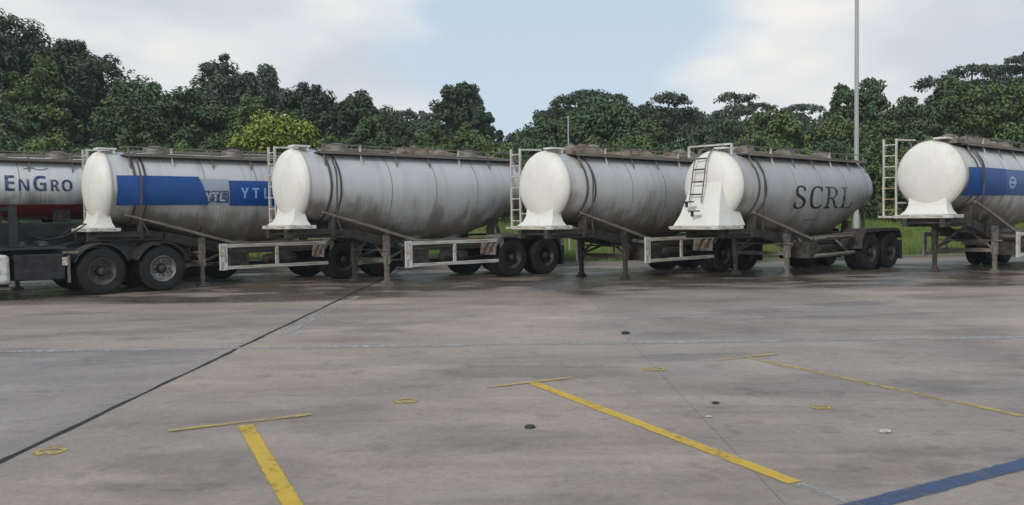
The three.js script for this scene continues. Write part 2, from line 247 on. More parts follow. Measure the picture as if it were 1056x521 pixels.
function tanker(o) {
  const T = thing('tanker_trailer', o.label, 'tanker trailer', [o.x, 0, -o.d], Math.PI / 2 - o.a * Math.PI / 180, 'cement tanker trailers parked side by side');
  const top = 3.3 + (o.lift ?? 0), lift = o.lift ?? 0, LEN = 6.5;
  const plain = !!o.plain, bellyPts = plain ? [[0, 1.72], [LEN, 1.72]] : [[0, 1.62], [0.9, 1.50], [2.0, 1.24], [3.0, 1.04], [4.7, 1.04], [5.6, 1.32], [LEN, 1.72]];
  const yb = (s) => { s = clamp(s, 0, LEN); for (let i = 1; i < bellyPts.length; i++) if (s <= bellyPts[i][0]) { const [a, c] = bellyPts[i - 1], [b, d] = bellyPts[i]; const t = (s - a) / (b - a); return lerp(c, d, lerp(t, t * t * (3 - 2 * t), 0.6)) + lift; } return bellyPts.at(-1)[1] + lift; };
  const w = (s) => plain ? 0.88 : lerp(0.82, 0.98, sstep(0, 0.8, s)) - 0.06 * sstep(5.2, LEN, s);
  const R = (s) => plain ? 0.78 : lerp(0.86, w(s), sstep(0, 0.8, s)), yc = (s) => top - R(s), pw = 1.85;
  const sect = (s, t, out = 0) => {                            // t 0..1: bottom, near flank, top, far flank
    const a = t * Math.PI * 2, cs = -Math.cos(a), sn = Math.sin(a), W = w(s), c = yc(s);
    if (cs >= 0) return [(W + out) * sn, c + (R(s) + out) * cs];
    const h = c - yb(s), k = 1 / Math.pow(Math.abs(sn) ** pw + Math.abs(cs) ** pw, 1 / pw); return [(W + out) * sn * k, c + (h + out) * cs * k];
  };
  const zAt = (s, y) => { const c = yc(s); if (y >= c) return w(s) * Math.sqrt(Math.max(0, 1 - ((y - c) / R(s)) ** 2)); const h = c - yb(s); return w(s) * Math.pow(Math.max(0, 1 - ((c - y) / h) ** pw), 1 / pw); };
  function loft(stations, u01 = (s) => s / LEN, N = 56) {      // stations: [s at which the section is taken, x, scale]
    const pos = [], uv = [], idx = [];
    stations.forEach(([s, x, k]) => { const cy = (top + yb(s)) / 2; for (let j = 0; j <= N; j++) { const [z, y] = sect(s, j / N); pos.push(x, cy + (y - cy) * k, z * k); uv.push(u01(x), j / N); } });
    for (let i = 0; i < stations.length - 1; i++) for (let j = 0; j < N; j++) { const a = i * (N + 1) + j, b = a + N + 1; idx.push(a, a + 1, b, a + 1, b + 1, b); }
    const g = new THREE.BufferGeometry(); g.setAttribute('position', new THREE.Float32BufferAttribute(pos, 3)); g.setAttribute('uv', new THREE.Float32BufferAttribute(uv, 2)); g.setIndex(idx); g.computeVertexNormals(); return g;
  }
  const st = []; for (let i = 0; i <= 52; i++) { const s = i / 52 * LEN; st.push([s, s, 1]); }
  for (let i = 1; i <= 10; i++) { const q = i / 10 * Math.PI / 2; st.push([LEN, LEN + 0.48 * Math.sin(q), Math.max(0.004, Math.cos(q) ** 0.85)]); }
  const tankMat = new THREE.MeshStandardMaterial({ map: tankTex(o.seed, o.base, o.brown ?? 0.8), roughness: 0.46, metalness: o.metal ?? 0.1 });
  const tank = mesh('tank', loft(st), tankMat, T);
  const dm = []; for (let i = 10; i >= 0; i--) { const q = i / 10 * Math.PI / 2; dm.push([0, -0.003 - 0.31 * Math.sin(q), Math.max(0.004, Math.cos(q) ** 0.8)]); }
  const dg = loft(dm, (x) => x); { const p = dg.attributes.position, q = dg.attributes.uv; for (let i = 0; i < p.count; i++) q.setXY(i, p.getZ(i) * 0.4 + o.seed * 0.13, p.getY(i) * 0.4); }
  mesh('front_dome', dg, M.white, T);
  const ring = (s, wd, out, m, name) => { const N = 48, pos = [], idx = []; for (const [x, e] of [[s, -0.01], [s, out], [s + wd, out], [s + wd, -0.01]]) for (let j = 0; j <= N; j++) { const [z, y] = sect(s + wd / 2, j / N, e); pos.push(x, y, z); } for (let i = 0; i < 3; i++) for (let j = 0; j < N; j++) { const a = i * (N + 1) + j, b = a + N + 1; idx.push(a, a + 1, b, a + 1, b + 1, b); } const g = new THREE.BufferGeometry(); g.setAttribute('position', new THREE.Float32BufferAttribute(pos, 3)); g.setAttribute('uv', new THREE.Float32BufferAttribute(new Float32Array(pos.length / 3 * 2), 2)); g.setIndex(idx); g.computeVertexNormals(); return mesh(name, g, m, tank); };
  ring(-0.01, 0.05, 0.015, M.offwhite, 'rim_flange'); ring(0.48, 0.05, 0.022, M.band, 'steel_band'); ring(0.72, 0.04, 0.018, M.band, 'steel_band');
  for (const s of plain ? [2.2, 4.4] : [2.15, 3.5, 4.85, 6.2]) ring(s, 0.02, 0.003, tankMat, 'weld_seam');
  const patch = (s0, s1, y0, y1, m, name, label, out = 0.006, skew = 0) => {
    const nx = 24, ny = 14, pos = [], uv = [], idx = [];
    for (let j = 0; j <= ny; j++) for (let i = 0; i <= nx; i++) { const y = lerp(y0, y1, j / ny) + lift, s = lerp(s0, s1, i / nx) + skew * (1 - j / ny) * (i / nx); const e = 0.02, dz = (zAt(s, y + e) - zAt(s, y - e)) / (2 * e), n = 1 / Math.hypot(1, dz); pos.push(s, y - dz * n * out, zAt(s, y) + n * out); uv.push(i / nx, j / ny); }
    for (let j = 0; j < ny; j++) for (let i = 0; i < nx; i++) { const a = j * (nx + 1) + i, b = a + nx + 1; idx.push(a, a + 1, b, a + 1, b + 1, b); }
    const g = new THREE.BufferGeometry(); g.setAttribute('position', new THREE.Float32BufferAttribute(pos, 3)); g.setAttribute('uv', new THREE.Float32BufferAttribute(uv, 2)); g.setIndex(idx); g.computeVertexNormals();
    const q = mesh(name, g, m, tank); if (label) q.userData.label = label; return q;
  };
  if (o.paint) o.paint(patch);
  // front skirt and base plate
  const yF = 1.5 + lift, ap = o.apron ?? 0.42, fm = o.frameMat ?? M.frame;
  if (!plain) {
    const sh = (y, x0, x1, hz) => [[x0, y, -hz], [x1, y, -hz], [x1, y, hz], [x0, y, hz]], lev = o.apron ? [sh(2.55 + lift, -0.30, 0.1, 0.42), sh(2.05 + lift, -0.50, 0.2, 0.50), sh(1.75 + lift, -0.62, 0.3, 0.56), sh(yF, -ap, 0.35, 0.64)] : [sh(1.98 + lift, -0.17, 0.06, 0.44), sh(1.72 + lift, -0.21, 0.08, 0.46), sh(1.60 + lift, -0.27, 0.10, 0.50), sh(yF, -0.40, 0.14, 0.58)];
    const pos = [], uv = []; for (let i = 0; i < lev.length - 1; i++) for (let k = 0; k < 4; k++) { const a = lev[i][k], b = lev[i][(k + 1) % 4], c = lev[i + 1][(k + 1) % 4], d = lev[i + 1][k]; pos.push(...a, ...b, ...c, ...a, ...c, ...d); for (const q of [a, b, c, a, c, d]) uv.push(q[0] + q[2], q[1]); }
    const g = new THREE.BufferGeometry(); g.setAttribute('position', new THREE.Float32BufferAttribute(pos, 3)); g.setAttribute('uv', new THREE.Float32BufferAttribute(uv, 2)); g.computeVertexNormals(); mesh('front_skirt', g, M.white, T);
    mesh('base_plate', [rbox(-0.12 - (o.apron ? 0.2 : 0), yF - 0.05, 0, 0.7 + (o.apron ? 0.35 : 0), 0.085, 1.4, 0.02), box(-0.05, yF - 0.05, -0.95, 0.2, 0.05, 0.6)], M.offwhite, T);
    mesh('coupling_plate', [box(0.35, yF - 0.16, 0, 1.3, 0.12, 1.2), rod([0.35, yF - 0.3, 0], [0.35, yF - 0.2, 0], 0.045)], M.frameDark, T);
    mesh('top_bracket', [box(0.06, top + 0.05, 0.26, 0.42, 0.035, 0.3), box(0.22, top + 0.0, 0.26, 0.04, 0.12, 0.26)], M.white, T);
  }
  // ladder
  const lad = new THREE.Group(); lad.name = 'ladder'; T.add(lad);
  if (!o.domeLadder) {
    for (const z of [-1.16, -0.84]) mesh('ladder_rail', [beam([-0.02, yF - 0.1, z], [-0.02, top + 0.12, z], 0.045, 0.05)], M.offwhite, lad);
    for (let i = 0; i < 7; i++) mesh('rung', rod([-0.02, yF + 0.12 + i * 0.275, -1.15], [-0.02, yF + 0.12 + i * 0.275, -0.85], 0.017, 6), i < 3 && o.rustRungs ? M.tan : M.offwhite, lad);
    for (const [y, x, z] of [[top + 0.09, 0.5, -0.6], [top - 0.5, 0.3, -0.8], [yF + 0.3, 0.3, -0.6]]) mesh('ladder_arm', beam([-0.02, y, -0.84], [x, y, z], 0.038, 0.038), M.offwhite, lad);
  } else {
    for (const z of [-0.30, 0.04]) mesh('ladder_rail', [tube([[-0.60, 1.90, z], [-0.46, 2.5, z], [-0.38, 2.85, z], [-0.16, 3.14, z], [0.1, top + 0.1, z]], 0.017, 16, 6)], M.frame, lad);
    for (const [x, y] of [[-0.55, 2.1], [-0.48, 2.4], [-0.41, 2.7], [-0.32, 2.96]]) mesh('rung', rod([x, y, -0.30], [x, y, 0.04], 0.018, 6), M.frameDark, lad);
    for (const [x, y, z] of [[-0.80, 1.92, -0.18], [-0.86, 1.70, 0.02]]) mesh('step', [box(x, y, z, 0.14, 0.03, 0.24), box(x + 0.04, y - 0.07, z - 0.08, 0.1, 0.12, 0.02)], M.frameDark, lad);
    for (const z of [-0.72, 0.5]) mesh('ladder_arm', [beam([0.0, top - 0.12, z], [0.0, top + 0.14, z], 0.05, 0.05)], M.offwhite, lad);
    mesh('ladder_arm', [beam([0.0, top + 0.14, -0.72], [0.0, top + 0.14, 0.5], 0.04, 0.04)], M.offwhite, lad);
  }
  // walkways, railing, lids
  for (const sz of [1, -1]) {
    const z = 0.68 * sz, wk = mesh('walkway', [box(3.45, top - 0.10, sz * 0.56, 6.2, 0.03, 0.34)], o.walkMat ?? M.frameDark, T);
    mesh('edge_angle', [box(3.45, top - 0.10, sz * 0.737, 6.2, 0.07, 0.012)], M.frame, wk);
    for (let i = 0; i < 7; i++) { const x = 0.45 + i * 1.0; mesh('railing_post', [beam([x, top - 0.10, z], [x, top + 0.085, z], 0.04, 0.04), beam([x, top - 0.12, z], [x, top - 0.42, sz * (zAt(3, top - 0.42) - 0.02)], 0.03, 0.03)], i % 3 === 1 ? M.offwhite : M.frame, wk); }
    mesh('railing', [beam([0.35, top + 0.09, z], [6.55, top + 0.09, z], 0.03, 0.026)], M.frame, wk);
  }
  const rr = rng(o.seed * 17);
  (o.lids ?? [1.3, 3.3, 5.3]).forEach((x, i) => {
    const lid = mesh('manhole_lid', [new THREE.CylinderGeometry(0.27, 0.3, 0.16, 20).translate(x, top + 0.05, 0), new THREE.SphereGeometry(0.26, 16, 6, 0, Math.PI * 2, 0, 1.2).scale(1, 0.35, 1).translate(x, top + 0.1, 0)], M.frame, T);
    mesh('lid_clamp', [beam([x - 0.33, top + 0.2, 0], [x + 0.33, top + 0.2, 0], 0.05, 0.03), rod([x, top + 0.18, 0], [x, top + 0.26, 0], 0.03), rod([x - 0.08, top + 0.26, 0], [x + 0.08, top + 0.26, 0], 0.015)], M.frameDark, lid);
    if ((o.crust ?? [1]).includes(i)) {
      const g = new THREE.PlaneGeometry(1.7, 1.0, 44, 26).rotateX(-Math.PI / 2), p = g.attributes.position;
      for (let q = 0; q < p.count; q++) { const X = p.getX(q), Z = p.getZ(q), f = Math.max(0, 1 - (X / 0.85) ** 2) * Math.max(0, 1 - (Z / 0.5) ** 2), n = fbm2(X * 3.4 + o.seed * 3 + i * 9, Z * 3.4, 17, 2), m = fbm2(X * 13, Z * 13 + i, 18, 3); p.setXYZ(q, X + (m - 0.5) * 0.1, f <= 0.001 ? -0.14 : -0.10 + f ** 0.4 * (0.09 + 0.16 * sstep(0.35, 0.8, n) + 0.15 * (m - 0.35)), Z); }
      g.computeVertexNormals(); const gs = [g.translate(x + (rr() - 0.5) * 0.3, top + 0.06, 0.08)];
      const cr = mesh('cement_crust', gs, M.crust, lid); cr.userData.label = 'brown hardened cement crust around the lid';
    }
  });
  mesh('air_pipe', [tube([[0.75, top + 0.02, -0.2], [2.5, top + 0.06, -0.22], [4.5, top + 0.06, -0.2], [6.4, top + 0.0, -0.2]], 0.045, 24, 8)], M.frame, T);
  mesh('down_pipe', [tube([[0.60, top - 0.25, 0.80], [0.60, top - 0.6, 1.0], [0.60, 2.1 + lift, 1.01], [0.62, 1.7 + lift, 0.95], [0.8, 1.35 + lift, 0.85]], 0.022, 24, 7)], M.band, T);
  // chassis
  const rails = mesh('chassis_frame', [1, -1].flatMap((q) => [beam([-0.45, yF - 0.2, 0.45 * q], [1.3, yF - 0.22, 0.45 * q], 0.12, 0.2), beam([1.25, yF - 0.22, 0.45 * q], [2.9, 0.9, 0.45 * q], 0.12, 0.22), beam([2.85, 0.9, 0.45 * q], [7.75, 0.93, 0.45 * q], 0.12, 0.24)]).concat([0.2, 1.2, 2.9, 4.0, 5.0, 6.3, 7.7].map((x) => box(x, x < 2 ? yF - 0.22 : 0.92, 0, 0.1, 0.14, 1.0))), o.chassisMat ?? M.frameDark, T);
  if (!plain) for (const q of [1, -1]) {
    mesh('side_beam', [beam([0.25, 1.80 + lift, 0.93 * q], [0.9, 1.62 + lift, 0.95 * q], 0.05, 0.05), beam([0.88, 1.63 + lift, 0.95 * q], [2.9, 1.06 + lift * 0.6, 0.95 * q], 0.05, 0.065), beam([2.88, 1.06 + lift * 0.6, 0.98 * q], [5.4, 1.06, 0.98 * q], 0.07, 0.07)], o.beamMat ?? fm, T);
    for (const x of [0.7, 2.2, 5.6]) mesh('saddle', beam([x, (x < 2 ? yF - 0.25 : 0.95), 0.55 * q], [x, yb(x) + 0.22, 0.62 * q], 0.05, 0.26), M.frameDark, T);
  } else for (const q of [1, -1]) for (const x of [0.9, 3.2, 5.6]) mesh('saddle', beam([x, 0.95, 0.5 * q], [x, yb(x) + 0.3, 0.6 * q], 0.06, 0.4), M.frameDark, T);
  for (const q of [1, -1]) {
    const z = 0.75 * q, lm = o.legMat ?? M.frame, y0 = 1.2 + lift * 0.7;
    const leg = mesh('landing_leg', [box(2.1, (y0 + 0.5) / 2, z, 0.13, y0 - 0.5, 0.13), box(2.1, 0.3, z, 0.09, 0.44, 0.09)], lm, T);
    mesh('foot', [box(2.1, 0.035, z, 0.24, 0.05, 0.2), box(2.1, 0.08, z, 0.12, 0.06, 0.16)], lm, leg);
    mesh('leg_brace', [beam([2.1, 0.62, z], [3.1, 0.95, 0.45 * q], 0.05, 0.05)], lm, leg);
  }
  mesh('leg_crossbar', [beam([2.1, 0.60, -0.72], [2.1, 0.60, 0.72], 0.06, 0.09), beam([2.1, 0.65, -0.7], [2.1, 1.2, 0], 0.05, 0.05), beam([2.1, 0.65, 0.7], [2.1, 1.2, 0], 0.05, 0.05), rod([2.02, 0.85, -0.7], [2.02, 0.85, 0.95], 0.02)], o.legMat ?? M.frame, T);
  // side guards
  if (o.guard !== false) for (const q of [1, -1]) {
    const z = 1.17 * q, gm = o.guardMat ?? M.offwhite, sg = new THREE.Group(); sg.name = 'side_guard'; T.add(sg);
    mesh('guard_rail', rbox(4.02, 1.0, z, 3.0, 0.085, 0.05, 0.012), gm, sg); mesh('guard_rail', rbox(4.02, 0.46, z, 3.0, 0.085, 0.05, 0.012), gm, sg);
    mesh('guard_post', rbox(2.47, 0.73, z, 0.2, 0.66, 0.055, 0.012), gm, sg); mesh('guard_post', rbox(3.9, 0.73, z - 0.003 * q, 0.09, 0.45, 0.045, 0.01), gm, sg); mesh('guard_post', rbox(5.5, 0.73, z, 0.12, 0.62, 0.05, 0.012), gm, sg);
    mesh('guard_arm', [beam([2.47, 0.95, z - 0.03 * q], [2.6, 0.98, 0.5 * q], 0.06, 0.06), beam([5.4, 0.95, z - 0.03 * q], [5.4, 0.95, 0.5 * q], 0.06, 0.06)], fm, sg);
  } else mesh('pipe_tray', [rod([3.0, 0.95, 1.05], [5.1, 0.95, 1.05], 0.05), rod([3.0, 0.5, 1.0], [5.2, 0.52, 1.0], 0.055), beam([3.1, 0.5, 1.0], [3.1, 0.95, 0.5], 0.05, 0.05), beam([5.0, 0.5, 1.0], [5.0, 0.95, 0.5], 0.05, 0.05), rod([3.4, 0.98, 1.12], [5.0, 0.98, 1.12], 0.025)], M.frame, T);
  // discharge hoppers
  if (!plain) for (const x of [3.3, 4.55]) {
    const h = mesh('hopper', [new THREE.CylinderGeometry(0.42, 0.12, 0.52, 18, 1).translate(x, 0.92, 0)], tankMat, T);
    mesh('valve', [new THREE.CylinderGeometry(0.09, 0.09, 0.16, 12).translate(x, 0.6, 0), rod([x, 0.6, 0], [x, 0.6, 0.35], 0.018), new THREE.CylinderGeometry(0.13, 0.13, 0.03, 14).translate(x, 0.67, 0)], M.rust, h);
  }
  mesh('discharge_pipe', [tube([[2.6, 0.5, 0.3], [3.4, 0.48, 0.08], [5.2, 0.48, 0.06], [6.3, 0.56, 0.2], [7.6, 0.62, 0.25]], 0.06, 28, 8)], M.frameDark, T);
  mesh('air_tank', [new THREE.CapsuleGeometry(0.14, 0.7, 4, 14).rotateZ(Math.PI / 2).translate(4.2, 0.62, 0.72)], M.frameDark, T);
  mesh('tool_box', [rbox(2.95, 0.66, 0.78, 0.5, 0.42, 0.5, 0.02)], M.frameDark, T);
  if (plain) for (const q of [1, -1]) mesh('added_shade_box', rbox(3.6, 1.15, 0.7 * q, 4.6, 1.0, 0.5, 0.04), G(0.03, 0.04, 0.033, 0.6), T);  // dark boxes added to stand in for the shade under the plain tank
  // running gear
  for (const x of [5.87, 7.13]) {
    const ax = mesh('axle', [rod([x, 0.525, -1.0], [x, 0.525, 1.0], 0.065, 12)], M.black, T);
    for (const q of [1, -1]) mesh('leaf_spring', [beam([x - 0.55, 0.74, 0.48 * q], [x, 0.62, 0.48 * q], 0.08, 0.05), beam([x, 0.62, 0.48 * q], [x + 0.55, 0.74, 0.48 * q], 0.08, 0.05)], M.black, ax);
    for (const q of [1, -1]) { wheel(x, 1.08 * q, T, q); wheel(x, 0.76 * q, T, q); }
  }
  for (const q of [1, -1]) {
    const path = [[5.22, 0.62], [5.24, 0.85], [5.32, 1.03], [5.46, 1.13], [5.7, 1.15], [7.3, 1.15], [7.54, 1.12], [7.68, 1.02], [7.76, 0.85]], gs = [];
    for (let i = 0; i < path.length - 1; i++) { const a = path[i], b = path[i + 1]; gs.push(beam([a[0], a[1], 0.93 * q], [b[0], b[1], 0.93 * q], 0.64, 0.022)); }
    gs.push(beam([5.24, 0.86, 1.245 * q], [5.46, 1.12, 1.245 * q], 0.02, 0.07), beam([5.46, 1.12, 1.245 * q], [7.54, 1.11, 1.245 * q], 0.02, 0.06));
    mesh('mudguard', gs, o.guardDark ? M.frameDark : M.frame, T);
    mesh('mudflap', [box(7.8, 0.52, 0.93 * q, 0.02, 0.56, 0.6)], M.black, T);
    mesh('tail_lamp', [rbox(7.86, 0.82, 0.86 * q, 0.05, 0.12, 0.34, 0.012)], M.lampRed, T);
  }
  mesh('rear_bumper', [box(7.8, 0.95, 0, 0.1, 0.14, 2.3), box(7.82, 0.55, 0, 0.08, 0.12, 1.2), box(7.8, 0.75, 0.45, 0.06, 0.4, 0.08), box(7.8, 0.75, -0.45, 0.06, 0.4, 0.08)], M.frame, T);
  for (const q of [1, -1]) mesh('rear_strut', beam([6.9, 1.0, 0.5 * q], [6.55, 2.1 + lift, 0.6 * q], 0.08, 0.08), fm, T);
  return T;
}
const flatPaint = (r, g, b, rough = 0.42) => mat(r, g, b, rough, 0, { map: chalkTex });
const navy = flatPaint(0.008, 0.070, 0.275, 0.55);
const logoTex = (bg, fg, txt, font, W, H, seed, x0 = 0.2, wear = () => 0.25) => textTex(W, H, (x) => { if (bg) { x.fillStyle = bg; x.fillRect(0, 0, W, H); } x.fillStyle = fg; x.font = font; x.textBaseline = 'middle'; x.fillText(txt, W * x0, H * 0.5); }, seed, bg ? () => 0 : wear);

tanker({ x: -14.2, d: 20.5, a: 48, seed: 3, base: [0.72, 0.71, 0.68], plain: true, crust: [0], guard: false, frameMat: M.frameDark, legMat: M.frameDark, chassisMat: M.black,
  label: 'white tanker with ENGRO lettering and a red stripe, cut off by the left edge',
  paint(patch) {
    const red = flatPaint(0.24, 0.028, 0.028, 0.5);
    patch(0.3, 6.3, 1.80, 2.10, red, 'red_stripe', 'dark red stripe along the lower flank');
    const t = textTex(1024, 256, (x, W, H) => {
      x.fillStyle = 'rgb(38,66,112)'; x.textBaseline = 'alphabetic'; let px = 8;
      for (const [c, s] of [['E', 250], ['N', 190], ['G', 250], ['R', 190], ['O', 190]]) { x.font = `bold ${s}px sans-serif`; x.fillText(c, px, 226); px += x.measureText(c).width * 1.02 + 6; }
    }, 5, () => 0.35);
    patch(1.82, 3.92, 2.36, 2.90, decal(t), 'lettering', 'blue ENGRO lettering on the flank');
    patch(2.3, 2.9, 2.93, 3.02, decal(textTex(256, 64, (x) => { x.strokeStyle = 'rgb(60,70,95)'; x.lineWidth = 14; x.beginPath(); x.moveTo(10, 50); x.quadraticCurveTo(80, -10, 130, 40); x.quadraticCurveTo(180, 70, 246, 14); x.stroke(); }, 8, () => 0.3)), 'emblem', 'small dark swoosh above the lettering');
  } });
tanker({ x: -9.73, d: 20.7, a: 48, seed: 11, base: [0.61, 0.60, 0.58], crust: [], label: 'tanker with two blue panels reading YTL, coupled to the dark tractor', legMat: M.frame,
  paint(patch) {
    patch(0.12, 2.0, 2.03, 2.70, navy, 'blue_panel', 'plain blue painted panel behind the dome', 0.028, 0.22);
    patch(2.02, 2.75, 2.02, 2.66, flatPaint(0.36, 0.41, 0.47), 'pale_panel', 'faded pale panel with ghost lettering', 0.005);
    patch(2.12, 2.74, 2.02, 2.42, decal(textTex(384, 256, (x) => { x.fillStyle = 'rgb(52,72,106)'; x.fillRect(0, 30, 384, 190); x.fillStyle = 'rgb(196,202,212)'; x.font = 'bold 190px sans-serif'; x.textBaseline = 'middle'; x.fillText('YTL', 6, 130); }, 19, () => 0.65)), 'lettering', 'faded YTL lettering', 0.010);
    patch(2.76, 4.6, 2.0, 2.63, new THREE.MeshStandardMaterial({ map: logoTex('rgb(22,76,146)', 'rgb(142,176,222)', 'Y T L', 'bold 150px sans-serif', 768, 256, 23, 0.16), roughness: 0.42 }), 'blue_panel', 'blue panel with pale YTL lettering', 0.006);
  } });
tanker({ x: -5.17, d: 20.7, a: 48.5, seed: 23, base: [0.60, 0.595, 0.585], crust: [1], label: 'plain grey tanker with narrow egg shaped white dome, second dome from the left', brown: 0.85, lids: [1.2, 3.5, 5.3] });
tanker({ x: 0.82, d: 21.2, a: 47, seed: 37, lift: -0.1, base: [0.56, 0.55, 0.535], crust: [0, 1, 2], label: 'plain grey tanker standing on dark landing legs in the middle of the row', legMat: M.frameDark, beamMat: M.frame, brown: 0.95 });
tanker({ x: 4.92, d: 21.2, a: 47, seed: 41, base: [0.47, 0.465, 0.455], crust: [], label: 'grey tanker with black SCRL lettering and a ladder on its white dome', apron: 0.78, domeLadder: true, guard: false, guardDark: true, brown: 0.8, lift: -0.15,
  paint(patch) {
    const t = textTex(1024, 256, (x) => { let px = 16; x.textBaseline = 'alphabetic'; for (const [c, a] of [['S', 1], ['C', 0.95], ['R', 0.8], ['L', 0.75]]) { x.globalAlpha = a; x.fillStyle = 'rgb(34,33,34)'; x.font = '285px serif'; x.save(); x.translate(px, 226); x.scale(1.35, 1); x.fillText(c, 0, 0); x.restore(); px += x.measureText(c).width * 1.35 + 12; } }, 29, (u) => 0.2 + 0.3 * sstep(0.4, 0.9, u));
    patch(2.0, 5.4, 1.80, 2.52, decal(t), 'lettering', 'black SCRL lettering, worn away towards its end');
    patch(2.9, 3.6, 1.55, 1.62, decal(textTex(128, 32, (x) => { x.fillStyle = 'rgb(70,66,62)'; x.fillRect(4, 10, 110, 8); }, 31, () => 0.5)), 'scuff_mark', 'short dark scuff below the lettering');
  } });
tanker({ x: 10.32, d: 21.5, a: 48, seed: 53, base: [0.61, 0.60, 0.58], crust: [0, 1], lids: [1.1, 2.2, 4.6], label: 'tanker with round white dome, rusty side ladder and blue flank panel at the right edge', lift: 0.04, rustRungs: true, brown: 0.9,
  paint(patch) {
    patch(0.12, 2.15, 1.96, 2.62, navy, 'blue_panel', 'plain blue painted panel behind the dome', 0.028);
    patch(2.17, 4.1, 1.96, 2.62, new THREE.MeshStandardMaterial({ map: textTex(512, 256, (x) => { x.fillStyle = 'rgb(40,84,140)'; x.fillRect(0, 0, 512, 256); x.fillStyle = 'rgb(150,176,210)'; x.beginPath(); x.arc(120, 128, 62, 0, 7); x.fill(); x.fillStyle = 'rgb(40,84,140)'; x.beginPath(); x.arc(120, 128, 40, 0, 7); x.fill(); x.fillStyle = 'rgb(150,176,210)'; x.fillRect(50, 116, 140, 24); }, 61, () => 0), roughness: 0.45 }), 'blue_panel', 'worn blue panel with a pale round emblem', 0.006);
  } });

